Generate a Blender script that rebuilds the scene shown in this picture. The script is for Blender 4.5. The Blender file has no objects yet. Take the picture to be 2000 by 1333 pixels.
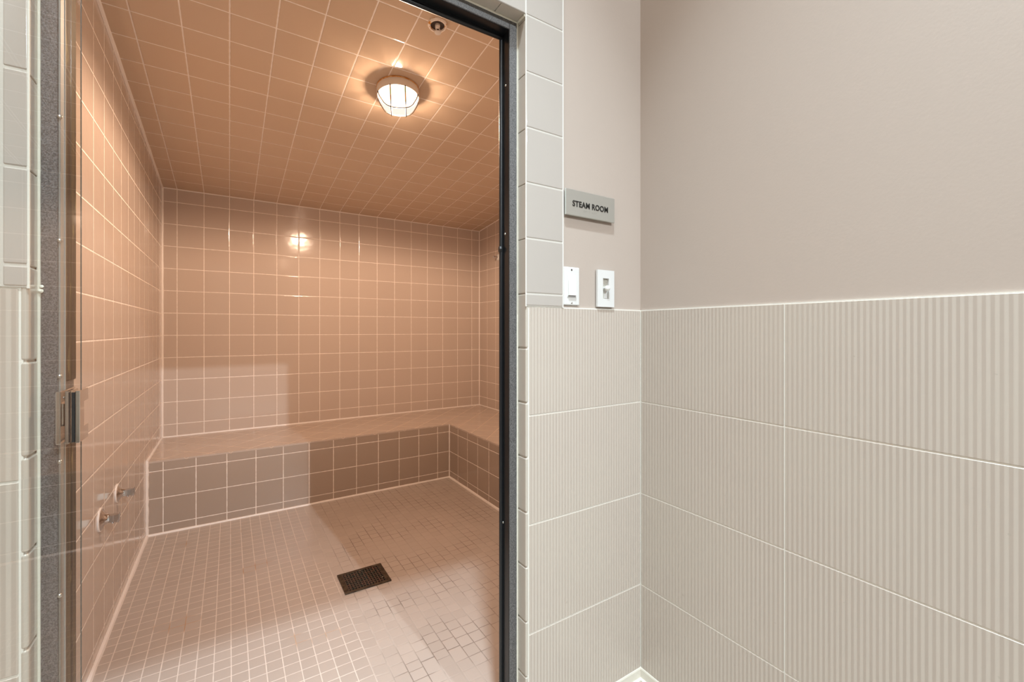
import bpy, bmesh, math, random
from mathutils import Vector, Matrix
random.seed(7)
C = bpy.context.scene
COL = C.collection
H = 1.25                       # camera height; z values below are written as H + offset

# ------------------------------------------------------------------ camera
cam_d = bpy.data.cameras.new('camera'); cam = bpy.data.objects.new('camera', cam_d); COL.objects.link(cam)
cam.location = (0, 0, H)
cam.rotation_euler = (math.radians(90), 0, -0.5723)
cam_d.sensor_width = 36; cam_d.lens = 856.44/2000*36
cam_d.shift_y = -20.5/2000
cam_d.clip_start = 0.02
C.camera = cam
# ------------------------------------------------------------------ view, world, lights
C.view_settings.view_transform = 'Standard'
C.view_settings.look = 'None'
C.view_settings.exposure = 0.0
C.view_settings.gamma = 1.0
C.view_settings.use_curve_mapping = False
w = bpy.data.worlds.new('world'); C.world = w; w.use_nodes = True
w.node_tree.nodes['Background'].inputs[0].default_value = (0.02, 0.02, 0.02, 1)
w.node_tree.nodes['Background'].inputs[1].default_value = 0.3

def area(name, loc, size, power, color, shape='DISK', size_y=None, rot=(0, 0, 0), spread=180):
    l = bpy.data.lights.new(name, 'AREA'); l.shape = shape; l.size = size
    if size_y: l.size_y = size_y
    l.energy = power; l.color = color; l.spread = math.radians(spread)
    o = bpy.data.objects.new(name, l); COL.objects.link(o); o.location = loc; o.rotation_euler = rot
    return o
ZC = 4.10                      # ceiling height of the outer room
area('downlight_by_door', (0.187, 0.07, ZC-0.02), 0.16, 41, (0.78, 0.95, 1.04), spread=70)
area('track_spot_far', (1.135, -3.93, ZC-0.05), 0.08, 30, (0.87, 0.97, 1.02), rot=(math.radians(60), 0, math.radians(7)), spread=75)
area('fill_light', (-1.0, -0.3, ZC-0.02), 1.2, 33, (1.0, 0.95, 0.90), 'RECTANGLE', 1.2)  # added soft fill that evens out the outer walls, no known fixture
area('fill_light_rear', (-0.5, -3.6, ZC-0.02), 1.2, 28, (1.0, 0.96, 0.92), 'RECTANGLE', 1.2)  # second added fill, brightens the rear room that the chrome mirrors
# warm bulb inside the steam room fixture
LX, LY = 0.693, 2.106
def ceil_z(y): return H + 1.0 + 0.1032*(3.89-y)
bulb_loc = (LX, LY-0.010, ceil_z(LY)-0.108)
for nm, typ, e in (('bulb', 'POINT', 44), ('bulb_down', 'SPOT', 325)):
    bulb = bpy.data.lights.new(nm, typ); bulb.energy = e; bulb.color = (1.0, 0.71, 0.50); bulb.shadow_soft_size = 0.022
    if typ == 'SPOT': bulb.spot_size = math.radians(172); bulb.spot_blend = 0.25
    bo = bpy.data.objects.new(nm, bulb); COL.objects.link(bo); bo.location = bulb_loc
# ------------------------------------------------------------------ helpers
def newbm(): return bmesh.new()
def add_box(bm, lo, hi, bevel=0, seg=2):
    lo = Vector(lo); hi = Vector(hi)
    r = bmesh.ops.create_cube(bm, size=1.0)
    vs = r['verts']; c = (lo+hi)/2; s = hi-lo
    for v in vs: v.co = Vector((v.co.x*s.x+c.x, v.co.y*s.y+c.y, v.co.z*s.z+c.z))
    if bevel:
        es = list({e for v in vs for e in v.link_edges})
        bmesh.ops.bevel(bm, geom=es, offset=bevel, segments=seg, profile=0.5, affect='EDGES')
def add_prism(bm, pts, vec, cap=True):
    """closed polygon pts extruded by vec"""
    vec = Vector(vec); n = len(pts)
    a = [bm.verts.new(Vector(p)) for p in pts]; b = [bm.verts.new(Vector(p)+vec) for p in pts]
    for i in range(n): bm.faces.new((a[i], a[(i+1) % n], b[(i+1) % n], b[i]))
    if cap: bm.faces.new(a[::-1]); bm.faces.new(b)
def frame_of(axis):
    z = Vector(axis).normalized(); x = z.orthogonal().normalized(); y = z.cross(x); return x, y, z
def add_lathe(bm, prof, base, axis, seg=32, cap0=True, cap1=True):
    """prof: list of (radius, height along axis)"""
    x, y, z = frame_of(axis); base = Vector(base); rings = []
    for r, h in prof:
        rings.append([bm.verts.new(base+z*h+(x*math.cos(2*math.pi*i/seg)+y*math.sin(2*math.pi*i/seg))*max(r, 1e-5)) for i in range(seg)])
    for a, b in zip(rings, rings[1:]):
        for i in range(seg): bm.faces.new((a[i], a[(i+1) % seg], b[(i+1) % seg], b[i]))
    if cap0: bm.faces.new(rings[0][::-1])
    if cap1: bm.faces.new(rings[-1])
def add_tube(bm, pts, r, seg=8, jitter=0.0):
    pts = [Vector(p) for p in pts]; rings = []; prev = None
    for i, p in enumerate(pts):
        t = (pts[min(i+1, len(pts)-1)]-pts[max(i-1, 0)]).normalized()
        if prev is None: x = t.orthogonal().normalized()
        else: x = (prev-t*prev.dot(t)).normalized()
        prev = x; y = t.cross(x)
        rr = r*(1+random.uniform(-jitter, jitter))
        rings.append([bm.verts.new(p+(x*math.cos(2*math.pi*k/seg)+y*math.sin(2*math.pi*k/seg))*rr) for k in range(seg)])
    for a, b in zip(rings, rings[1:]):
        for k in range(seg): bm.faces.new((a[k], a[(k+1) % seg], b[(k+1) % seg], b[k]))
    bm.faces.new(rings[0][::-1]); bm.faces.new(rings[-1])
def obj(name, bm, mats, parent=None, smooth=False, uv=True, weighted=False):
    bmesh.ops.recalc_face_normals(bm, faces=bm.faces)
    if uv:
        L = bm.loops.layers.uv.new('UVMap')
        for f in bm.faces:
            n = f.normal; ax = max(range(3), key=lambda i: abs(n[i]))
            for l in f.loops:
                p = l.vert.co
                l[L].uv = (p.y, p.z) if ax == 0 else (p.x, p.z) if ax == 1 else (p.x, p.y)
    me = bpy.data.meshes.new(name); bm.to_mesh(me); bm.free()
    for m in (mats if isinstance(mats, (list, tuple)) else [mats]): me.materials.append(m)
    if smooth:
        for p in me.polygons: p.use_smooth = True
        try: me.set_sharp_from_angle(angle=math.radians(40))
        except Exception: pass
    o = bpy.data.objects.new(name, me); COL.objects.link(o)
    if weighted:
        m_ = o.modifiers.new('normals', 'WEIGHTED_NORMAL'); m_.keep_sharp = True; m_.weight = 90
    if parent is not None:
        o.parent = parent; o.matrix_parent_inverse = Matrix.Translation(parent_world(parent)).inverted()
    return o
def parent_world(p):
    v = Vector(p.location)
    if p.parent is not None: v = v+parent_world(p.parent)+p.matrix_parent_inverse.translation
    return v
def thing(name, loc, label, cat, group=None, kind=None):
    o = bpy.data.objects.new(name, None); COL.objects.link(o); o.location = loc; o.empty_display_size = 0.02
    o['label'] = label
    if cat: o['category'] = cat
    if group: o['group'] = group
    if kind: o['kind'] = kind
    return o
def struct(name, bm, m, label=None, **k):
    o = obj(name, bm, m, **k); o['kind'] = 'structure'
    if label: o['label'] = label
    return o

# ------------------------------------------------------------------ materials
class NT:
    def __init__(s, name):
        s.m = bpy.data.materials.new(name); s.m.use_nodes = True; s.t = s.m.node_tree; s.t.nodes.clear()
        s.out = s.t.nodes.new('ShaderNodeOutputMaterial')
    def n(s, typ, **kw):
        nd = s.t.nodes.new(typ)
        for k, v in kw.items(): setattr(nd, k, v)
        return nd
    def set(s, sock, v):
        if isinstance(v, bpy.types.NodeSocket): s.t.links.new(v, sock)
        else: sock.default_value = v
    def math(s, op, a, b=None, c=None, clamp=False):
        nd = s.n('ShaderNodeMath', operation=op, use_clamp=clamp); s.set(nd.inputs[0], a)
        if b is not None: s.set(nd.inputs[1], b)
        if c is not None: s.set(nd.inputs[2], c)
        return nd.outputs[0]
    def smooth(s, x, lo, hi, a=0.0, b=1.0):
        nd = s.n('ShaderNodeMapRange', interpolation_type='SMOOTHSTEP'); s.set(nd.inputs[0], x)
        for i, v in zip((1, 2, 3, 4), (lo, hi, a, b)): s.set(nd.inputs[i], v)
        return nd.outputs[0]
    def mix(s, f, a, b):
        nd = s.n('ShaderNodeMix', data_type='RGBA'); s.set(nd.inputs[0], f)
        for i, v in ((6, a), (7, b)):
            s.set(nd.inputs[i], (*v, 1) if isinstance(v, tuple) and len(v) == 3 else v)
        return nd.outputs[2]
    def noise(s, vec, scale, detail=3, rough=0.5):
        nd = s.n('ShaderNodeTexNoise'); s.t.links.new(vec, nd.inputs['Vector'])
        nd.inputs['Scale'].default_value = scale; nd.inputs['Detail'].default_value = detail; nd.inputs['Roughness'].default_value = rough
        return nd.outputs[0]
    def scaled(s, vec, sc):
        nd = s.n('ShaderNodeVectorMath', operation='MULTIPLY'); s.t.links.new(vec, nd.inputs[0]); nd.inputs[1].default_value = sc
        return nd.outputs[0]
    def principled(s, color, rough, metal=0.0, normal=None, ior=1.5, **kw):
        p = s.n('ShaderNodeBsdfPrincipled')
        s.set(p.inputs['Base Color'], (*color, 1) if isinstance(color, tuple) and len(color) == 3 else color)
        s.set(p.inputs['Roughness'], rough); s.set(p.inputs['Metallic'], metal); p.inputs['IOR'].default_value = ior
        if normal is not None: s.t.links.new(normal, p.inputs['Normal'])
        for k, v in kw.items(): s.set(p.inputs[k], v)
        s.t.links.new(p.outputs[0], s.out.inputs[0]); return p
    def bump(s, h, strength=1.0, dist=1.0):
        b = s.n('ShaderNodeBump'); b.inputs['Strength'].default_value = strength; b.inputs['Distance'].default_value = dist
        s.t.links.new(h, b.inputs['Height']); return b.outputs[0]
    def uv(s): return s.n('ShaderNodeTexCoord').outputs['UV']
    def pos(s): return s.n('ShaderNodeTexCoord').outputs['Object']

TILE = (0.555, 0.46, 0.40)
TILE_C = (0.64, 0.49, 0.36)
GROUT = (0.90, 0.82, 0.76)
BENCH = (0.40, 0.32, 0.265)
def tile_mat(name, pu, pv, ou, ov, tile=TILE, grout=GROUT, gw=0.0042, rot=False, var=0.012, rough=0.10, tilt=0.0005,
             relief=0.0007, floor=False):
    s = NT(name); uv = s.uv()
    sp = s.n('ShaderNodeSeparateXYZ'); s.t.links.new(uv, sp.inputs[0]); x, y = sp.outputs[0], sp.outputs[1]
    if rot:
        x, y = s.math('MULTIPLY', s.math('ADD', x, y), 0.70711), s.math('MULTIPLY', s.math('SUBTRACT', y, x), 0.70711)
    u = s.math('DIVIDE', s.math('SUBTRACT', x, ou), pu); cu = s.math('FLOOR', u); fu = s.math('SUBTRACT', u, cu)
    v = s.math('DIVIDE', s.math('SUBTRACT', y, ov), pv)
    if floor:                                     # loosely set sheets on the right: rows jump from column to column
        wn0 = s.n('ShaderNodeTexWhiteNoise', noise_dimensions='1D'); s.t.links.new(cu, wn0.inputs['W'])
        reg = s.math('MULTIPLY', s.smooth(s.math('ADD', x, s.math('MULTIPLY', s.noise(uv, 1.3, 1), 0.35)), 0.50, 0.62), s.smooth(y, 1.42, 1.50))
        v = s.math('ADD', v, s.math('MULTIPLY', reg, s.math('MULTIPLY', s.math('SUBTRACT', wn0.outputs[0], 0.5), 0.9)))
    cv = s.math('FLOOR', v); fv = s.math('SUBTRACT', v, cv)
    def edge(f, p): return s.math('MULTIPLY', s.math('MINIMUM', f, s.math('SUBTRACT', 1.0, f)), p)
    d = s.math('MINIMUM', edge(fu, pu), edge(fv, pv))
    wob = s.math('MULTIPLY', s.math('SUBTRACT', s.noise(uv, 45.0, 2), 0.5), gw*0.55)
    d = s.math('ADD', d, wob)
    mask = s.smooth(d, gw*0.36, gw*0.64)
    wn = s.n('ShaderNodeTexWhiteNoise', noise_dimensions='2D')
    cc = s.n('ShaderNodeCombineXYZ'); s.t.links.new(cu, cc.inputs[0]); s.t.links.new(cv, cc.inputs[1]); s.t.links.new(cc.outputs[0], wn.inputs['Vector'])
    wsp = s.n('ShaderNodeSeparateColor'); s.t.links.new(wn.outputs['Color'], wsp.inputs[0])
    lo = tuple(c*(1-var) for c in tile); hi = tuple(min(1, c*(1+var)) for c in tile)
    tcol = s.mix(wsp.outputs[2], lo, hi)
    if floor:
        left = s.smooth(s.math('ADD', x, s.math('MULTIPLY', s.noise(uv, 2.2, 3), 0.5)), 0.55, 0.85)
        grime = s.math('MULTIPLY', left, s.smooth(s.noise(uv, 5.0, 4), 0.40, 0.62))
        clean = s.mix(left, (0.74, 0.65, 0.585), tuple(c*0.97 for c in tile))
        g = s.mix(grime, clean, (0.24, 0.19, 0.16))
        rust = s.math('MULTIPLY', s.math('SUBTRACT', 1.0, left), s.smooth(s.noise(uv, 3.1, 2), 0.63, 0.70))
        g = s.mix(s.math('MULTIPLY', rust, 0.8), g, (0.42, 0.22, 0.09))
    else: g = grout
    col = s.mix(mask, g, tcol)
    rgh = s.smooth(mask, 0.0, 1.0, 0.75, rough)
    pil = s.math('MULTIPLY', s.smooth(d, gw*0.2, gw*0.5+0.004), relief)
    tl = s.math('ADD', s.math('MULTIPLY', s.math('SUBTRACT', wsp.outputs[0], 0.5), fu), s.math('MULTIPLY', s.math('SUBTRACT', wsp.outputs[1], 0.5), fv))
    wave = s.math('MULTIPLY', s.noise(uv, 9.0, 2), 0.0009)
    h = s.math('ADD', s.math('ADD', pil, s.math('MULTIPLY', tl, tilt*2)), wave)
    s.principled(col, rgh, normal=s.bump(h), ior=1.5)
    return s.m
M = {}
M['t_back'] = tile_mat('steam_tile_back', .156, .1565, -.3114, H-.0335)
M['t_left'] = tile_mat('steam_tile_left', .1555, .1545, 2.072, H-.0355)
M['t_right'] = tile_mat('steam_tile_right', .1587, .1565, 3.7295, H-.0335)
M['t_ceil'] = tile_mat('steam_tile_ceiling', .156, .1605, -.3114, 2.2876, gw=.0046, tile=TILE_C)
M['t_front'] = tile_mat('steam_tile_front', .156, .1565, 0.02, H-.0335)
M['t_floor'] = tile_mat('steam_floor_mosaic', .0512, .0512, -.3532, 3.20, gw=.0030, var=.035, rough=.28, tilt=.0002, relief=.0004, floor=True, tile=(.475, .405, .36))
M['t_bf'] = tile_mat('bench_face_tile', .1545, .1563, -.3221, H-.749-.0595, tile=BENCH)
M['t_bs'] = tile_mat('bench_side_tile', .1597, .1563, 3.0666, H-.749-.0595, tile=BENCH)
M['t_bt'] = tile_mat('bench_seat_tile', .156, .156, .04, .03, rot=True, grout=(0.74, 0.60, 0.49), gw=.003)

def simple(name, color, rough, metal=0.0, noise=None, bump=None, ior=1.5, **kw):
    s = NT(name); col = color; nrm = None
    if noise:
        f = s.noise(s.scaled(s.pos(), noise[3]) if len(noise) > 3 else s.pos(), noise[0], 4)
        col = s.mix(s.smooth(f, 0.38, 0.62), color, noise[1])
    if bump: nrm = s.bump(s.noise(s.pos(), bump[0], 3), 1.0, bump[1])
    s.principled(col, rough, metal, nrm, ior, **kw); return s.m
M['paint'] = simple('wall_paint', (0.49, 0.412, 0.36), 0.42, noise=(1.2, (0.48, 0.405, 0.354)), bump=(160, 0.00016))
M['paint_light'] = simple('light_wall_paint', (0.78, 0.75, 0.70), 0.5)  # for the unseen walls, lightened so the chrome reflects brighter
M['ceil_paint'] = simple('ceiling_paint', (0.80, 0.79, 0.76), 0.8, bump=(200, 0.0003))
M['outer_floor'] = simple('outer_floor_tile', (0.42, 0.37, 0.32), 0.4, noise=(3, (0.37, 0.33, 0.28)))
M['white_tile'] = simple('white_glazed_tile', (0.475, 0.432, 0.395), 0.12, noise=(2.0, (0.462, 0.42, 0.385)))
M['return_tile'] = simple('cream_glazed_tile', (0.54, 0.49, 0.43), 0.12)
M['grout_white'] = simple('white_grout', (0.78, 0.76, 0.70), 0.8, bump=(300, 0.0004))
M['grout_trim'] = simple('trim_grout', (0.58, 0.55, 0.50), 0.8, bump=(300, 0.0004))
M['caulk'] = simple('cream_caulk', (0.76, 0.73, 0.63), 0.45, bump=(90, 0.0008))
M['caulk_pink'] = simple('steam_caulk', (0.86, 0.79, 0.75), 0.4, bump=(70, 0.001))
M['base_tile'] = simple('base_tile', (0.72, 0.68, 0.60), 0.2)
def stripes():
    s = NT('striped_wainscot_tile'); uv = s.uv()
    sp = s.n('ShaderNodeSeparateXYZ'); s.t.links.new(uv, sp.inputs[0]); x, y = sp.outputs[0], sp.outputs[1]
    f = s.math('FRACT', s.math('DIVIDE', x, 0.0112))
    tri = s.math('ABSOLUTE', s.math('SUBTRACT', f, 0.5))
    st = s.smooth(tri, 0.19, 0.31)
    col = s.mix(st, (0.47, 0.402, 0.348), (0.56, 0.497, 0.438))
    col = s.mix(s.math('MULTIPLY', s.smooth(s.noise(uv, 2.5, 3), 0.4, 0.65), 0.25), col, (0.555, 0.50, 0.43))
    col = s.mix(s.math('MULTIPLY', s.smooth(s.noise(uv, 60.0, 1), 0.77, 0.80), 0.4), col, (0.43, 0.38, 0.32))
    s.principled(col, s.smooth(st, 0, 1, 0.42, 0.26)); return s.m
M['stripe'] = stripes()
def speckle(name, a, b, scale, rough, metal=0.2):
    s = NT(name); n = s.noise(s.pos(), scale, 2, 0.7)
    s.principled(s.mix(s.smooth(n, 0.36, 0.64), a, b), rough, metal, s.bump(n, 0.6, 0.0006)); return s.m
M['frame'] = speckle('charcoal_textured_metal', (0.075, 0.073, 0.074), (0.20, 0.195, 0.196), 520, 0.42, 0.3)
M['frame_dark'] = simple('dark_frame_metal', (0.012, 0.015, 0.018), 0.28, 0.3)
M['rubber'] = simple('black_rubber', (0.008, 0.009, 0.011), 0.35)
M['alu'] = simple('aluminium_channel', (0.36, 0.36, 0.345), 0.35, 0.3, noise=(30, (0.20, 0.195, 0.175), None, (1, 1, 0.05)))
def stained():
    s = NT('stained_seal'); p = s.pos()
    a = s.noise(s.scaled(p, (90, 90, 2)), 1.0, 4); b = s.noise(s.scaled(p, (60, 60, 9)), 1.0, 5, 0.7)
    c = s.mix(s.smooth(a, 0.40, 0.62), (0.016, 0.012, 0.009), (0.075, 0.056, 0.028))
    c = s.mix(s.smooth(b, 0.58, 0.68), c, (0.24, 0.19, 0.08))
    c = s.mix(s.smooth(b, 0.44, 0.36), c, (0.025, 0.02, 0.015))
    s.principled(c, 0.5, 0.0, s.bump(b, 0.6, 0.002), 1.35, **{'Specular IOR Level': 0.12}); return s.m
M['stained'] = stained()
M['chrome'] = simple('chrome', (0.62, 0.63, 0.65), 0.06, 1.0)
M['hinge'] = simple('hinge_chrome', (0.74, 0.735, 0.72), 0.08, 1.0)
M['steel'] = simple('steel_screw', (0.55, 0.54, 0.50), 0.3, 1.0)
M['plastic'] = simple('white_plastic', (0.72, 0.715, 0.705), 0.3)
M['plastic_edge'] = simple('white_plastic_bright', (0.78, 0.775, 0.76), 0.22)
M['slot'] = simple('slot_beige', (0.52, 0.49, 0.43), 0.5, noise=(300, (0.44, 0.41, 0.36)))
M['dark_hole'] = simple('dark_hole', (0.05, 0.035, 0.03), 0.6)
M['sign'] = simple('sign_acrylic', (0.34, 0.315, 0.28), 0.22)
M['sign_edge'] = simple('sign_clear_edge', (0.62, 0.645, 0.61), 0.1)
M['letter'] = simple('sign_letter', (0.012, 0.011, 0.010), 0.4)
M['housing'] = simple('lamp_housing', (0.78, 0.70, 0.62), 0.45)
M['rust_ring'] = simple('rusted_gasket', (0.62, 0.26, 0.05), 0.7, noise=(60, (0.75, 0.45, 0.18)))
M['wire'] = simple('guard_wire', (0.025, 0.02, 0.016), 0.6, 0.0)
M['drain_frame'] = simple('drain_metal', (0.105, 0.080, 0.055), 0.38, 0.7, noise=(45, (0.05, 0.035, 0.025)))
M['drain_bar'] = simple('drain_bars', (0.14, 0.085, 0.065), 0.35, 0.6, noise=(60, (0.055, 0.065, 0.055)))
M['black'] = simple('drain_pit_shade', (0.003, 0.003, 0.003), 0.7)
def sprk():
    s = NT('sprinkler_enamel'); n = s.noise(s.pos(), 55, 4, 0.65)
    s.principled(s.mix(s.smooth(n, 0.50, 0.60), (0.88, 0.80, 0.72), (0.70, 0.30, 0.04)), 0.4, 0.0); return s.m
M['sprinkler'] = sprk()
M['brass'] = simple('sprinkler_metal', (0.80, 0.76, 0.72), 0.35, 0.2)
def glass(name, tint, kr=1.0):
    s = NT(name)
    g = s.n('ShaderNodeNewGeometry')
    dp = s.n('ShaderNodeVectorMath', operation='DOT_PRODUCT'); s.t.links.new(g.outputs['Normal'], dp.inputs[0]); s.t.links.new(g.outputs['Incoming'], dp.inputs[1])
    c = s.math('ABSOLUTE', dp.outputs['Value'])
    f = s.math('ADD', 0.04, s.math('MULTIPLY', 0.96, s.math('POWER', s.math('SUBTRACT', 1.0, c), 5.0)))
    f = s.math('MULTIPLY', f, kr)
    tr = s.n('ShaderNodeBsdfTransparent'); tr.inputs[0].default_value = (*tint, 1)
    gl = s.n('ShaderNodeBsdfGlossy'); gl.inputs['Roughness'].default_value = 0.0; gl.inputs[0].default_value = (1, 1, 1, 1)
    mx = s.n('ShaderNodeMixShader'); s.t.links.new(f, mx.inputs[0]); s.t.links.new(tr.outputs[0], mx.inputs[1]); s.t.links.new(gl.outputs[0], mx.inputs[2])
    s.t.links.new(mx.outputs[0], s.out.inputs[0]); return s.m
M['glass'] = glass('door_glass', (0.985, 0.992, 0.985), 0.34)
M['glass_edge'] = simple('glass_edge', (0.05, 0.06, 0.055), 0.15)
def lens():
    s = NT('lit_globe')
    tr = s.n('ShaderNodeBsdfTransparent'); em = s.n('ShaderNodeEmission'); em.inputs[0].default_value = (1.0, 0.86, 0.74, 1); em.inputs[1].default_value = 1.12
    mx = s.n('ShaderNodeMixShader'); mx.inputs[0].default_value = 0.85
    s.t.links.new(tr.outputs[0], mx.inputs[1]); s.t.links.new(em.outputs[0], mx.inputs[2]); s.t.links.new(mx.outputs[0], s.out.inputs[0]); return s.m
M['lens'] = lens()

# ------------------------------------------------------------------ outer room shell
YD, XR, ZT = 1.0049, 1.1613, H+.0671        # tile face of door wall / right wall, top of wainscot
PY, PX = YD+.006, XR+.006                  # painted faces
XL0, XR0, ZH = -.2693, .6933, H+.8805      # tiled door opening
YI = 1.103                                 # steam-room side of the door wall
X0, Y0 = -1.9, -5.2
YE, X1 = Y0, XR+.006
bm = newbm(); core = .010
add_box(bm, (X0-.1, PY, -.0), (XL0-core, YI, ZC)); add_box(bm, (XR0+core, PY, 0), (2.116, YI, ZC)); add_box(bm, (XL0-core, PY, ZH+core), (XR0+core, YI, ZC))
struct('wall_front', bm, M['paint'], 'beige painted wall around the steam room doorway')
bm = newbm(); add_box(bm, (PX, YE, 0), (PX+.1, PY, ZC)); struct('wall_right', bm, M['paint'], 'beige painted wall on the right above the striped tile')
bm = newbm(); add_box(bm, (X0-.1, Y0, 0), (X0, PY, ZC)); struct('wall_left', bm, M['paint_light'])
bm = newbm(); add_box(bm, (X0-.1, Y0-.1, 0), (X1+.1, Y0, ZC)); struct('wall_rear', bm, M['paint_light'])
bm = newbm(); add_box(bm, (X0-.1, Y0-.1, -.1), (X1+.1, YI, 0)); struct('floor', bm, M['outer_floor'])
bm = newbm(); add_box(bm, (X0-.1, Y0-.1, ZC), (2.2, YI, ZC+.1)); struct('ceiling', bm, M['ceil_paint'])

# striped wainscot: individual 12x18 inch tiles on a grout bed, one mesh per wall
T = .3065
def rows(): 
    z = ZT; out = []
    while z > .16: out.append((max(z-T+.002, .118), z-.001)); z -= T
    return out
bm = newbm()
edges = [XR0+.0105, XR-.0005]
for z0, z1 in rows(): add_box(bm, (XR0+.0115, YD, z0), (XR-.0008, YD+.006, z1), .0012, 1)
xs = [XL0-.0112]
while xs[-1] > X0+.5: xs.append(xs[-1]-.456)
for a, b in zip(xs[1:], xs):
    for z0, z1 in rows(): add_box(bm, (a+.002, YD, z0), (b, YD+.006, z1), .0012, 1)
struct('trim_1', bm, M['stripe'], 'striped cream wainscot tiles beside the steam room doorway')
bm = newbm()
ys = [YD-.0008, .5508]
while ys[-1] > YE+.5: ys.append(ys[-1]-.456)
for a, b in zip(ys[1:], ys):
    for z0, z1 in rows(): add_box(bm, (XR, a+.001, z0), (XR+.006, b-.001, z1), .0012, 1)
struct('trim_2', bm, M['stripe'], 'striped cream wainscot tiles on the right wall')
bm = newbm()
add_box(bm, (XR0+.006, YD+.0013, .1), (XR+.003, PY, ZT+.0015)); add_box(bm, (X0, YD+.0013, .1), (XL0-.006, PY, ZT+.0015))
add_box(bm, (XR+.0013, YE, .1), (PX, YD+.003, ZT+.0015))
struct('trim_3', bm, M['grout_white'])
# base tile with bullnose top
def base_prof(d): return [(0, 0), (-.045, 0), (-.030, .012), (-.020, .035), (-.0165, .075), (-.0165, .085), (-.009, .088), (-.009, .114), (-.0075, .1185), (-.004, .1203), (0, .1203)]
bm = newbm(); pts = [(X0, YD+.006+a, b) for a, b in base_prof(1)]; add_prism(bm, pts, (XL0-X0-.01, 0, 0))
pts = [(XR0+.01, YD+.006+a, b) for a, b in base_prof(1)]; add_prism(bm, pts, (XR-XR0-.01, 0, 0))
struct('baseboard_front', bm, M['base_tile'], 'cream base tile below the striped wainscot by the doorway')
bm = newbm(); pts = [(XR+.006+a, YE, b) for a, b in base_prof(1)]; add_prism(bm, pts, (0, YD-YE, 0))
struct('baseboard_right', bm, M['base_tile'], 'cream base tile along the right wall')

# white glazed tile border around the door (front faces) and its returns
P6 = .1545; ZG = H+.1038
bm = newbm()
XB = .8262
zs = [ZT+.0015]
z = ZG
while z < ZH-.01: zs.append(z); z += P6
zs.append(ZH-.0005); zs += [ZH-.0005+.154, ZH+.3075]
FY = YD-.002
for a, b in zip(zs, zs[1:]): add_box(bm, (XR0, FY, a+.0016), (XB-.002, PY, b-.0016), .0026, 3)
for a, b in zip(zs, zs[1:]):
    add_box(bm, (-.298+.001, FY, a+.0016), (XL0, PY, b-.0016), .0026, 3); add_box(bm, (-.402, FY, a+.0016), (-.2995, PY, b-.0016), .0026, 3)
x = XR0-.002
while x > XL0+.02:
    x2 = max(x-.1537, XL0)
    for a, b in ((ZH-.0005, ZH+.1535), (ZH+.1535, ZH+.3075)): add_box(bm, (x2+.0012, FY, a+.0012), (x-.0012, PY, b-.0012), .0028, 3)
    x -= .1537
struct('trim_4', bm, M['white_tile'], 'white glazed tile border around the steam room doorway', smooth=True, weighted=True)
bm = newbm()
YF = 1.0435                                 # front plane of the door frame
z0 = ZG - 9*.1531
while z0 < ZH:
    z1 = min(z0+.1531, ZH-.001)
    f = YD if z0+.08 < ZT else FY+.0035
    if z1-z0 > .004:
        add_box(bm, (XR0, f, max(z0, .002)+.0008), (XR0+.010, 1.0875, z1-.0008), .0045 if z0+.08 < ZT else .002, 3)
        add_box(bm, (XL0-.010, f, max(z0, .002)+.0008), (XL0, 1.0875, z1-.0008), .0045 if z0+.08 < ZT else .002, 3)
    z0 += .1531
x = XR0-.001-.078
xx = [XR0-.001, XR0-.079]
while xx[-1] > XL0+.16: xx.append(xx[-1]-.1531)
xx.append(XL0+.001)
for b, a in zip(xx, xx[1:]): add_box(bm, (a+.0008, FY+.0035, ZH), (b-.0008, 1.0875, ZH+.010), .002, 2)
struct('trim_5', bm, M['return_tile'], 'cream glazed return tiles lining the steam room doorway', smooth=True, weighted=True)
bm = newbm()
for (a, b) in ((XR0+.003, XR0+.010), (XL0-.010, XL0-.003)): add_box(bm, (a, YD+.003, 0), (b, 1.0865, ZH+.003))
add_box(bm, (XL0-.01, YD+.003, ZH+.003), (XR0+.01, 1.0865, ZH+.0099))
add_box(bm, (XR0+.002, FY+.0011, ZT+.0015), (XB-.001, PY, ZH+.306)); add_box(bm, (-.401, FY+.0011, ZT+.0015), (XL0-.002, PY, ZH+.306)); add_box(bm, (XL0-.002, FY+.0011, ZH+.002), (XR0+.002, PY, ZH+.306))
struct('trim_6', bm, M['grout_trim']); bm = newbm()
add_tube(bm, [(XB-.0008, FY+.0022, ZT), (XB-.0008, FY+.0022, ZH+.306)], .0024, 8)
add_tube(bm, [(XR0+.0004, FY+.0022, ZT), (XR0+.0004, FY+.0022, ZH+.306)], .0020, 8)
add_tube(bm, [(XL0-.0004, FY+.0022, ZT), (XL0-.0004, FY+.0022, ZH+.306)], .0020, 8)
struct('trim_12', bm, M['grout_white'])

# ------------------------------------------------------------------ steam room shell
XL, XS, YB = -.398, 2.116, 3.890
ZF, ZBT = H-1.173, H-.749
bm = newbm(); add_box(bm, (XL, YB, 0), (XS, YB+.1, H+1.05)); struct('wall_back', bm, M['t_back'], 'pink tiled back wall of the steam room')
bm = newbm(); add_box(bm, (XL-.1, YI, 0), (XL, YB+.1, H+1.4)); struct('wall_steam_left', bm, M['t_left'], 'pink tiled left wall of the steam room')
bm = newbm(); add_box(bm, (XS, PY, 0), (XS+.1, YB+.1, H+1.4)); struct('wall_steam_right', bm, M['t_right'], 'pink tiled right wall of the steam room')
bm = newbm(); add_box(bm, (XL, YI, 0), (XL0-.012, YI+.006, H+1.4)); add_box(bm, (XR0+.012, YI, 0), (XS, YI+.006, H+1.4)); add_box(bm, (XL0-.012, YI, ZH+.012), (XR0+.012, YI+.006, H+1.4))
struct('wall_steam_front', bm, M['t_front'])
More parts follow.
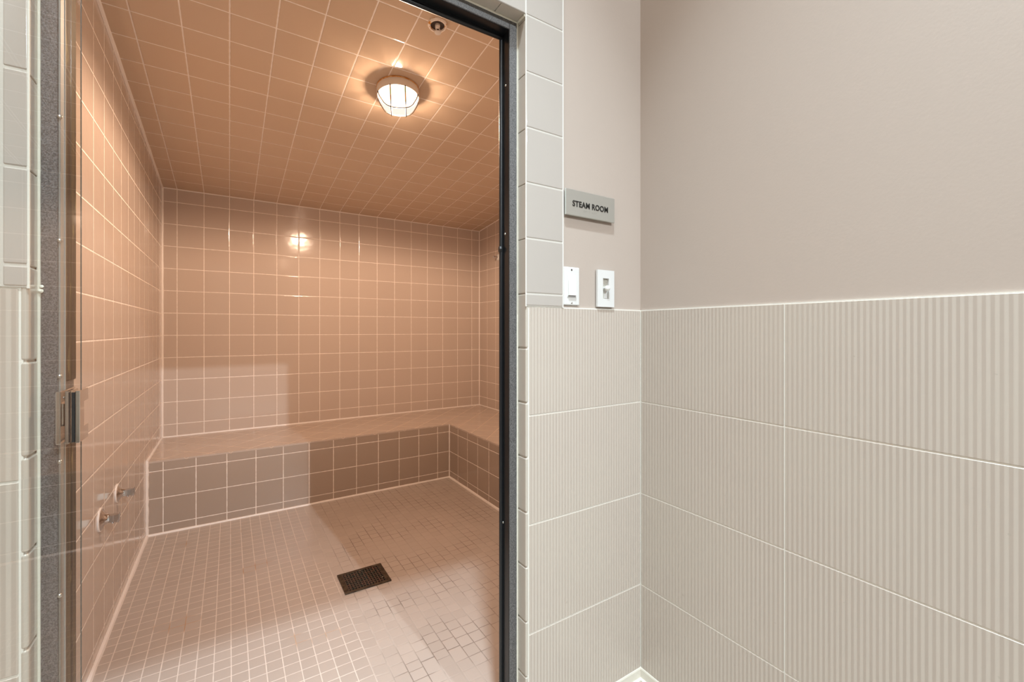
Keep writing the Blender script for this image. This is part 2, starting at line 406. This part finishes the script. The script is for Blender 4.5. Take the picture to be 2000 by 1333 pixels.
bm = newbm(); add_box(bm, (XL, YI, 0), (XS, YB, ZF)); struct('floor.001', bm, M['t_floor'], 'small beige mosaic tile floor of the steam room')
bm = newbm()
a, b = ceil_z(YI), ceil_z(YB+.1)
vs = [(XL-.1, YI, a), (XS+.1, YI, a), (XS+.1, YB+.1, b), (XL-.1, YB+.1, b)]
add_prism(bm, vs, (0, 0, .06)); struct('ceiling.001', bm, M['t_ceil'], 'sloping pink tiled ceiling of the steam room')
# white tile border on the steam side of the doorway
bm = newbm()
for k in range(14):
    z0 = ZF+.02+k*.1545
    if z0+.15 < ZH+.16:
        add_box(bm, (XR0+.004, YI+.005, z0), (XB, YI+.012, z0+.1525), .0025, 2)
for k in range(6): add_box(bm, (XL0+.02+k*.1545, YI+.005, ZH+.004), (XL0+.02+k*.1545+.1525, YI+.012, ZH+.156), .0025, 2)
struct('trim_7', bm, M['white_tile'])
# doorway sill
bm = newbm(); add_box(bm, (XL0, PY, 0), (XR0, YI, ZF+.012), .003, 2); struct('trim_8', bm, M['return_tile'])

# caulk beads in the corners of the steam room
def line(p, q, n=24): return [Vector(p).lerp(Vector(q), i/n) for i in range(n+1)]
XBF, YBF = 1.479, 3.219
bm = newbm()
add_tube(bm, line((XL+.002, YB-.002, ZBT), (XL+.002, YB-.002, ceil_z(YB))), .0105, 8, .1)
add_tube(bm, line((XL+.001, YI, ceil_z(YI)-.001), (XL+.001, YB, ceil_z(YB)-.001)), .0095, 8, .12)
add_tube(bm, line((XL, YB, ceil_z(YB)), (XS, YB, ceil_z(YB))), .0055, 8, .1)
add_tube(bm, line((XS, YI, ceil_z(YI)), (XS, YB, ceil_z(YB))), .0055, 8, .1)
add_tube(bm, line((XS, YB, ZBT), (XS, YB, ceil_z(YB))), .006, 8, .1)
struct('trim_9', bm, M['caulk_pink'], 'white caulk lines along the corners of the tiled steam room', smooth=True)
bm = newbm()
add_tube(bm, line((XL, YB-.001, ZBT+.001), (XS, YB-.001, ZBT+.001)), .0075, 8, .1)
add_tube(bm, line((XS-.001, YB, ZBT+.001), (XS-.001, YI, ZBT+.001)), .0055, 8, .1)
add_tube(bm, line((XL+.001, YB, ZBT+.001), (XL+.001, YBF-.002, ZBT+.001)), .0085, 8, .12)
add_tube(bm, line((XL+.001, YBF-.001, ZBT), (XL+.001, YBF-.001, ZF)), .0105, 8, .12)
add_tube(bm, line((XL, YBF-.001, ZF+.001), (XBF, YBF-.001, ZF+.001)), .0085, 8, .12)
add_tube(bm, line((XBF-.001, YBF, ZF+.001), (XBF-.001, YI, ZF+.001)), .010, 8, .15)
add_tube(bm, line((XBF, YBF, ZF), (XBF, YBF, ZBT)), .0055, 8, .1)
add_tube(bm, line((XL+.001, YBF, ZF+.001), (XL+.001, YI, ZF+.001)), .012, 8, .15)
struct('trim_10', bm, M['caulk_pink'], 'white caulk lines around the tiled bench and floor edge', smooth=True)

# ------------------------------------------------------------------ tiled corner bench
t = thing('tiled_bench', (.86, 3.5, ZF), 'low L-shaped bench of pink tile along the back and right steam room walls', 'bench')
bm = newbm()
add_prism(bm, [(XL+.001, YBF, ZBT-.010), (XBF, YBF, ZBT-.010), (XBF, YI+.007, ZBT-.010), (XS-.001, YI+.007, ZBT-.010), (XS-.001, YB-.001, ZBT-.010), (XL+.001, YB-.001, ZBT-.010)], (0, 0, .010))
obj('seat', bm, M['t_bt'], t)
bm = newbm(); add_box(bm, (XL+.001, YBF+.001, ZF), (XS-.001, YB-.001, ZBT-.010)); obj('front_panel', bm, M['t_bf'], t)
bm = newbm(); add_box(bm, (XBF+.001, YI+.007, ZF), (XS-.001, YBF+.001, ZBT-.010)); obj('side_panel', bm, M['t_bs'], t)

# ------------------------------------------------------------------ door frame and glass door
df = thing('door_frame', (.21, 1.06, 0), 'dark charcoal metal frame lining the steam room doorway', None, kind='structure')
FX0, FX1, FZ = -.245, .6645, H+.8516
bm = newbm(); add_box(bm, (XL0+.003, YF, ZF+.012), (FX0, 1.135, ZH-.004), .0012, 1); obj('jamb', bm, M['frame'], df)
bm = newbm(); add_box(bm, (FX1, YF, ZF+.012), (XR0-.0045, 1.0885, ZH-.004), .0012, 1); obj('jamb', bm, M['frame'], df)
bm = newbm(); add_box(bm, (FX0, YF+.0003, FZ), (FX1, 1.0882, ZH-.004), .0012, 1); obj('head', bm, M['frame'], df)
# dark inner lining and rubber stops
bm = newbm(); add_box(bm, (FX1-.0012, YF+.003, ZF+.012), (FX1-.0001, 1.0885, FZ)); obj('lining', bm, M['frame_dark'], df)
bm = newbm(); add_box(bm, (FX0+.0045, YF+.003, FZ-.0012), (FX1-.0012, 1.0882, FZ-.0001)); obj('lining', bm, M['frame_dark'], df)
bm = newbm(); add_tube(bm, [(FX1-.0045, 1.0835, ZF+.012), (FX1-.0045, 1.0835, FZ-.004)], .0055, 12); add_box(bm, (FX1-.005, 1.0765, ZF+.012), (FX1-.0012, 1.0885, FZ-.002)); obj('gasket', bm, M['rubber'], df, smooth=True)
bm = newbm()
pts = [(FX0+.006+(FX1-.003-FX0-.006)*i/20, 1.0815, FZ-.007-.006*math.sin(math.pi*i/20)) for i in range(21)]
add_tube(bm, pts, .0058, 12); add_box(bm, (FX0+.006, 1.0765, FZ-.008), (FX1-.003, 1.0882, FZ-.0012)); obj('gasket', bm, M['rubber'], df, smooth=True)
bm = newbm(); add_box(bm, (FX0, YF+.001, ZF+.012), (FX0+.003, 1.068, FZ), .001, 1); add_box(bm, (FX0, 1.0635, ZF+.012), (FX0+.0045, 1.0685, FZ), .001, 1); obj('channel', bm, M['alu'], df)
bm = newbm(); add_box(bm, (FX0, 1.0695, H-.09), (FX0+.004, 1.131, FZ), .0015, 2); add_box(bm, (FX0, 1.0695, ZF+.012), (FX0+.004, 1.131, H-.205), .0015, 2); obj('weather_strip', bm, M['stained'], df)
for z in (.3642, .1533, -.0783, -.2236, -.4516):
    bm = newbm(); add_lathe(bm, [(.0035, -.001), (.0035, .0008), (.0026, .0022), (.001, .0028)], (FX0+.002, YF+.0012, H+z), (0.35, -1, 0), 12); obj('screw', bm, M['steel'], df, smooth=True)
for y, z in ((1.0695, .2764), (1.0807, -.5539), (1.066, .70)):
    bm = newbm(); add_lathe(bm, [(.0035, -.001), (.0035, .0006), (.0024, .002), (.0008, .0025)], (FX1-.0012, y-.003, H+z), (-1, 0, 0), 12); obj('screw', bm, M['steel'], df, smooth=True)
bm = newbm(); add_lathe(bm, [(.010, 0), (.010, .006), (.007, .0075), (.004, .008)], (FX1-.004, 1.0835, H+.2345), (-1, 0.35, 0), 16); obj('catch', bm, M['rubber'], df, smooth=True)
# caulk between frame and tile returns
bm = newbm()
add_tube(bm, line((XR0-.0022, YF+.001, ZF+.012), (XR0-.0022, YF+.001, ZH-.002), 40), .0032, 8, .12)
add_tube(bm, line((XL0+.0012, YF+.001, ZF+.012), (XL0+.0012, YF+.001, ZH-.002), 40), .0028, 8, .12)
add_tube(bm, line((XL0, YF+.001, ZH-.002), (XR0, YF+.001, ZH-.002), 30), .0032, 8, .12)
add_tube(bm, line((XR0-.002, FY+.004, ZH-.002), (XR0-.002, YF, ZH-.002), 8), .0035, 8, .12)
add_lathe(bm, [(.001, -.0028), (.0035, -.001), (.004, .001), (.002, .003)], (-.2655, YF-.001, H+.066), (0, -1, .4), 10)
add_lathe(bm, [(.001, -.0028), (.0025, -.001), (.0027, .001), (.001, .002)], (-.2640, YF-.001, H+.0735), (0, -1, .4), 10)
struct('trim_11', bm, M['caulk'], 'cream caulk bead between the dark door frame and the tile', smooth=True)

GX0, GX1, GY = -.2222, -.2154, 1.0418
dr = thing('door_1', (-.2188, GY, ZF+.02), 'clear glass steam room door swung open toward the viewer at left', None, kind='structure')
bm = newbm(); add_box(bm, (GX0, GY-.86, ZF+.022), (GX1, GY, H+.84))
obj('glass_pane', bm, M['glass'], dr)
bm = newbm(); add_box(bm, (GX1-.0012, GY-.0002, ZF+.022), (GX1+.0001, GY+.0006, H+.84)); obj('polished_edge', bm, M['glass_edge'], dr)
HZ0, HZ1 = H-.187, H-.1005
hg = bpy.data.objects.new('hinge', None); COL.objects.link(hg); hg.parent = dr; hg.location = (0, 0, 0); hg['label'] = 'polished chrome hinge clamping the glass door'
def clamp(x0, x1):
    bm = newbm(); y0, y1, yn = 1.004, 1.0565, 1.0286
    zn0, zn1 = H-.1633, H-.1207
    add_prism(bm, [(x0, y0, HZ0), (x0, y1, HZ0), (x0, y1, zn0), (x0, yn, zn0), (x0, yn, zn1), (x0, y1, zn1), (x0, y1, HZ1), (x0, y0, HZ1)], (x1-x0, 0, 0))
    bmesh.ops.bevel(bm, geom=[e for e in bm.edges], offset=.0006, segments=1, affect='EDGES')
    return bm
obj('clamp_plate', clamp(GX1+.0004, -.2096), M['hinge'], hg)
obj('clamp_plate', clamp(-.2278, GX0-.0004), M['hinge'], hg)
bm = newbm(); add_box(bm, (GX0-.0003, 1.0025, HZ0+.002), (GX0+.0012, 1.0045, HZ1-.002)); add_box(bm, (GX1-.0040, 1.0025, HZ0+.002), (GX1+.0003, 1.0045, HZ1-.002)); obj('clamp_gasket', bm, M['rubber'], hg)
bm = newbm(); add_box(bm, (-.2385, 1.004, HZ0), (-.2325, 1.085, HZ1), .0008, 2); obj('wall_plate', bm, M['hinge'], hg)
bm = newbm(); add_box(bm, (FX0+.0005, 1.0705, HZ0+.012), (-.2385, 1.083, HZ1-.012), .0008, 1); obj('spacer', bm, M['hinge'], hg)
bm = newbm(); add_lathe(bm, [(.0065, -.019), (.0065, .019)], (-.2300, 1.0455, (HZ0+HZ1)/2), (0, 0, 1), 20); obj('pivot', bm, M['hinge'], hg, smooth=True)
bm = newbm(); add_lathe(bm, [(.0022, 0), (.0022, .0006), (.001, .001)], (-.2325, 1.022, HZ1-.012), (1, 0, 0), 12); obj('screw', bm, M['steel'], hg)

# ------------------------------------------------------------------ ceiling light in the steam room
nrm = Vector((0, -.1032, -1)).normalized()            # pointing down out of the sloped ceiling
base = Vector((LX, LY, ceil_z(LY)))
t = thing('ceiling_light', base, 'round caged jar light glowing on the pink tiled steam room ceiling', 'light')
bm = newbm(); add_lathe(bm, [(.098, -.001), (.1015, .004), (.0975, .0075)], base, nrm, 48); obj('gasket_ring', bm, M['rust_ring'], t, smooth=True)
bm = newbm(); add_lathe(bm, [(.097, .006), (.1005, .009), (.1005, .040), (.0975, .044), (.0915, .0435), (.0905, .036)], base, nrm, 48, cap1=False); obj('housing', bm, M['housing'], t, smooth=True)
PR = [(.0915, .037), (.0965, .0445), (.092, .061), (.0825, .078), (.074, .094), (.061, .107), (.044, .1145), (.022, .118), (.001, .1185)]
bm = newbm(); add_lathe(bm, PR, base, nrm, 48, cap0=False, cap1=False); obj('globe', bm, M['lens'], t, smooth=True)
def prof_h(r):
    pr = [(r_+.0025, h_+.0025) for r_, h_ in PR][1:]
    if r >= pr[0][0]: return pr[0][1]
    for (r0, h0), (r1, h1) in zip(pr, pr[1:]):
        if r1 <= r <= r0: return h0+(h1-h0)*(r0-r)/(r0-r1)
    return pr[-1][1]
ux = Vector((1, 0, 0)); uy = ux.cross(nrm).normalized()
for d1, d2 in ((Vector((.94, -.34, 0)), None), (Vector((.34, .94, 0)), None)):
    a = (ux*d1.x+uy*d1.y).normalized(); b = nrm.cross(a).normalized()
    for off in (-.034, .034):
        lim = math.sqrt(.0985**2-off**2); pts = []
        for i in range(31):
            s_ = -lim+2*lim*i/30; r = math.hypot(off, s_)
            pts.append(base+a*s_+b*off+nrm*(prof_h(r)))
        pts = [base+a*(-lim)+b*off+nrm*.042]+pts+[base+a*lim+b*off+nrm*.042]
        bm = newbm(); add_tube(bm, pts, .0027, 6); obj('guard_wire', bm, M['wire'], t, smooth=True)

# ------------------------------------------------------------------ sprinkler
sb = Vector((.7032, 1.645, ceil_z(1.645)))
t = thing('fire_sprinkler', sb, 'white rust-stained fire sprinkler head on the ceiling close to the door frame', 'sprinkler')
bm = newbm(); add_lathe(bm, [(.038, -.001), (.0385, .004), (.034, .009), (.029, .009), (.0275, .003)], sb, nrm, 36, cap1=False); obj('escutcheon', bm, M['sprinkler'], t, smooth=True)
bm = newbm(); add_lathe(bm, [(.028, .0005), (.028, .002)], sb, nrm, 24); obj('cup', bm, M['dark_hole'], t)
bm = newbm(); add_lathe(bm, [(.010, .001), (.010, .010), (.006, .013)], sb, nrm, 16); obj('nozzle', bm, M['brass'], t, smooth=True)
for s_ in (-1, 1):
    a = ux*.9+uy*.43
    pts = [sb+a*(s_*r)+nrm*h for r, h in ((.009, .009), (.0125, .014), (.0125, .022), (.008, .030), (.001, .034))]
    bm = newbm(); add_tube(bm, pts, .0022, 8); obj('frame_arm', bm, M['brass'], t, smooth=True)
bm = newbm(); add_lathe(bm, [(.004, .031), (.013, .0345), (.013, .036), (.003, .037)], sb, nrm, 20); obj('deflector', bm, M['brass'], t, smooth=True)

# ------------------------------------------------------------------ floor drain
t = thing('floor_drain', (.535, 2.12, ZF), 'dark rusty square grate drain set in the mosaic floor', 'drain')
dx0, dx1, dy0, dy1 = .431, .638, 2.031, 2.211; fw = .020
bm = newbm(); add_box(bm, (dx0+.004, dy0+.004, ZF), (dx1-.004, dy1-.004, ZF+.0008)); obj('pit_shade', bm, M['black'], t)  # flat black sheet, paints the shade of a hole below the grate
bm = newbm()
for lo, hi in (((dx0, dy0), (dx1, dy0+fw*.7)), ((dx0, dy1-fw*.7), (dx1, dy1)), ((dx0, dy0+fw*.7), (dx0+fw, dy1-fw*.7)), ((dx1-fw, dy0+fw*.7), (dx1, dy1-fw*.7))):
    add_box(bm, (*lo, ZF), (*hi, ZF+.005), .0008, 1)
obj('rim', bm, M['drain_frame'], t)
bm = newbm()
nx, ny = 13, 9
for i in range(nx+1):
    x = dx0+fw+(dx1-dx0-2*fw)*i/nx; add_box(bm, (x-.0022, dy0+.012, ZF+.001), (x+.0022, dy1-.012, ZF+.0042))
for j in range(ny+1):
    y = dy0+fw*.7+(dy1-dy0-1.4*fw)*j/ny; add_box(bm, (dx0+.018, y-.0028, ZF+.001), (dx1-.018, y+.0028, ZF+.0038))
obj('grate', bm, M['drain_bar'], t)
for x, y in ((dx0+.103, dy1-.018), (dx1-.028, dy0+.05)):
    bm = newbm(); add_lathe(bm, [(.003, .004), (.003, .005), (.0015, .0056)], (x, y, ZF), (0, 0, 1), 12); obj('screw', bm, M['steel'], t)

# ------------------------------------------------------------------ two chrome valve stubs on the left wall
def valve(y, z, R, L, label):
    t = thing('shower_valve', (XL, y, z), label, 'valve', 'chrome valves low on the left steam room wall')
    bm = newbm(); add_lathe(bm, [(R+.002, -.001), (R+.002, .0035), (R-.001, .005)], (XL, y, z), (1, 0, 0), 32); obj('caulk_ring', bm, M['caulk_pink'], t, smooth=True)
    bm = newbm(); add_lathe(bm, [(R, .003), (R*.93, .006), (R*.72, .010), (R*.52, .0155), (R*.40, .022), (R*.36, .027)], (XL, y, z), (1, 0, 0), 32); obj('escutcheon', bm, M['chrome'], t, smooth=True)
    # square lever body, slightly flared at its tip and hollowed underneath
    bm = newbm(); w2 = .0125
    prof = [(.020, .0115), (.034, .0112), (L-.006, .0125), (L, .0140), (L, -.0165), (L-.004, -.0180), (L-.008, -.0135), (L-.018, -.0105), (.030, -.0125), (.020, -.0130)]
    add_prism(bm, [(XL+a, y-w2, z+b) for a, b in prof], (0, 2*w2, 0))
    bmesh.ops.bevel(bm, geom=[e for e in bm.edges], offset=.0012, segments=2, affect='EDGES')
    obj('handle', bm, M['chrome'], t, smooth=True)
    bm = newbm(); add_lathe(bm, [(.0035, 0), (.0045, .006), (.0035, .011)], (XL+.032, y, z-.011), (.35, 0, -1), 14); obj('set_screw', bm, M['chrome'], t, smooth=True)
valve(2.446, H-.684, .037, .058, 'chrome valve stub on the left tiled wall, farther one near the bench')
valve(2.161, H-.692, .041, .055, 'chrome valve stub on the left tiled wall, nearer one beside the glass door edge')

# small fitting on the right steam wall, cut by the frame
t = thing('wall_fitting', (XS, 3.535, H+.679), 'small white and chrome fitting on the right tiled wall at the frame edge', 'fitting')
bm = newbm(); add_lathe(bm, [(.030, 0), (.030, .004), (.022, .010), (.014, .013)], (XS, 3.520, H+.685), (-1, 0, 0), 24); obj('flange', bm, M['plastic_edge'], t, smooth=True)
bm = newbm(); add_lathe(bm, [(.011, .010), (.011, .050), (.008, .054)], (XS, 3.520, H+.685), (-1, 0, 0), 16); obj('stem', bm, M['chrome'], t, smooth=True)

# ------------------------------------------------------------------ sign
SX0, SX1, SZ0, SZ1 = .8308, 1.0314, H+.3427, H+.4200
t = thing('wall_sign', ((SX0+SX1)/2, PY, SZ0), 'grey acrylic STEAM ROOM name plate on the beige wall', 'sign')
SF = PY-.0135
bm = newbm(); add_box(bm, (SX0+.012, SF+.006, SZ0+.012), (SX1-.012, PY, SZ1-.012)); obj('mount', bm, M['dark_hole'], t)
bm = newbm(); add_box(bm, (SX0, SF, SZ0), (SX1, SF+.006, SZ1), .0012, 2)
for f in bm.faces: f.material_index = 0 if abs(f.normal.y) > .9 else 1
obj('panel', bm, [M['sign'], M['sign_edge']], t)
tc = bpy.data.curves.new('text', 'FONT'); tc.body = 'STEAM ROOM'; tc.size = .0245; tc.extrude = .0007; tc.offset = .0006; tc.space_character = 1.06
to = bpy.data.objects.new('text', tc); COL.objects.link(to); bpy.context.view_layer.update()
dg = bpy.context.evaluated_depsgraph_get(); me = bpy.data.meshes.new_from_object(to.evaluated_get(dg))
bpy.data.objects.remove(to); bpy.data.curves.remove(tc)
bm = newbm(); bm.from_mesh(me); bpy.data.meshes.remove(me)
xs = [v.co.x for v in bm.verts]; ysv = [v.co.y for v in bm.verts]; sc = .1453/(max(xs)-min(xs))
hsc = .0178/(max(ysv)-min(ysv)); mx, my = min(xs), min(ysv)
for v in bm.verts:
    x, y, z = v.co; v.co = Vector((.8562+(x-mx)*sc, SF-.0003-z, H+.3702+(y-my)*hsc))
obj('lettering', bm, M['letter'], t)
bm = newbm()
BR = {'s': (2, 3, 4), 't': (2, 3, 4, 5), 'e': (1, 5), 'a': (1,), 'm': (1, 3, 4), 'r': (1, 2, 3, 5), 'o': (1, 3, 5)}
for i, ch in enumerate('steam room'):
    for d in BR.get(ch, ()):
        cx = .9010+i*.0057+(.0022 if d > 3 else 0); cz = H+.3630-((d-1) % 3)*.0022
        add_lathe(bm, [(.0007, 0), (.0005, .0004), (.0002, .0006)], (cx, SF, cz), (0, -1, 0), 8)
obj('braille', bm, M['sign'], t)

# ------------------------------------------------------------------ rocker switch
x0, x1, z0, z1 = .8290, .8907, H+.0752, H+.1898
t = thing('light_switch', ((x0+x1)/2, PY, z0), 'white rocker light switch plate tight against the white tile border', 'switch')
bm = newbm(); add_box(bm, (x0, PY-.0065, z0), (x1, PY, z1), .0038, 3); obj('plate', bm, M['plastic'], t, smooth=True, weighted=True)
f = PY-.0065
bm = newbm(); add_box(bm, (x0+.0125, f-.0012, H+.0985), (x1-.0145, f+.001, H+.1650), .0006, 1); obj('bezel', bm, M['plastic'], t)
bm = newbm()
cx0, cx1 = x0+.0155, x1-.0175
add_prism(bm, [(cx0, f-.0008, H+.1035), (cx0, f-.0058, H+.1050), (cx0, f-.0040, H+.1440), (cx0, f-.0014, H+.1620), (cx0, f-.0008, H+.1622)], (cx1-cx0, 0, 0)); obj('rocker', bm, M['plastic_edge'], t)
bm = newbm(); add_box(bm, (cx0-.002, f-.0016, H+.0998), (cx1+.001, f-.0009, H+.1008)); add_box(bm, (cx0-.001, f-.0016, H+.1022), (cx1, f-.0009, H+.1034)); obj('gap', bm, M['dark_hole'], t)
for z, m in ((.1810, 'dark_hole'), (.0825, 'steel')):
    bm = newbm(); add_lathe(bm, [(.0028, -.001), (.0028, .0005), (.0018, .0009)], (x0+.030, f+.0001, H+z), (0, -1, 0), 14); obj('screw', bm, M[m], t)
# ------------------------------------------------------------------ slide dimmer
x0, x1, z0, z1 = .9601, 1.0320, H+.0740, H+.1898
t = thing('dimmer_switch', ((x0+x1)/2, PY, z0), 'white dimmer plate with a round slider knob, right of the rocker switch', 'switch')
bm = newbm(); sx0, sx1, sz0, sz1 = .9830, 1.0085, H+.1000, H+.1640
yp0, yp1 = PY-.0115, PY-.004
bm2 = bm
for lo, hi in (((x0, z0), (x1, sz0)), ((x0, sz1), (x1, z1)), ((x0, sz0), (sx0, sz1)), ((sx1, sz0), (x1, sz1))):
    add_box(bm, (lo[0], yp0, lo[1]), (hi[0], yp1, hi[1]))
bmesh.ops.remove_doubles(bm, verts=bm.verts, dist=1e-6)
obj('plate', bm, M['plastic'], t)
bm = newbm(); add_box(bm, (x0+.006, yp1, z0+.006), (x1-.006, PY, z1-.004)); obj('backing', bm, M['slot'], t)
bm = newbm(); add_box(bm, (sx0+.011, yp1-.0015, sz0+.002), (sx1-.002, yp1, sz0+.028)); obj('slider_track', bm, M['plastic'], t)
kx, kz = .9965, H+.1325
bm = newbm(); add_lathe(bm, [(.0062, 0), (.0062, .006), (.0085, .009), (.0092, .013), (.0082, .0165), (.0052, .0190), (.001, .0198)], (kx, yp1, kz), (0, -1, 0), 24); obj('knob', bm, M['plastic_edge'], t, smooth=True)
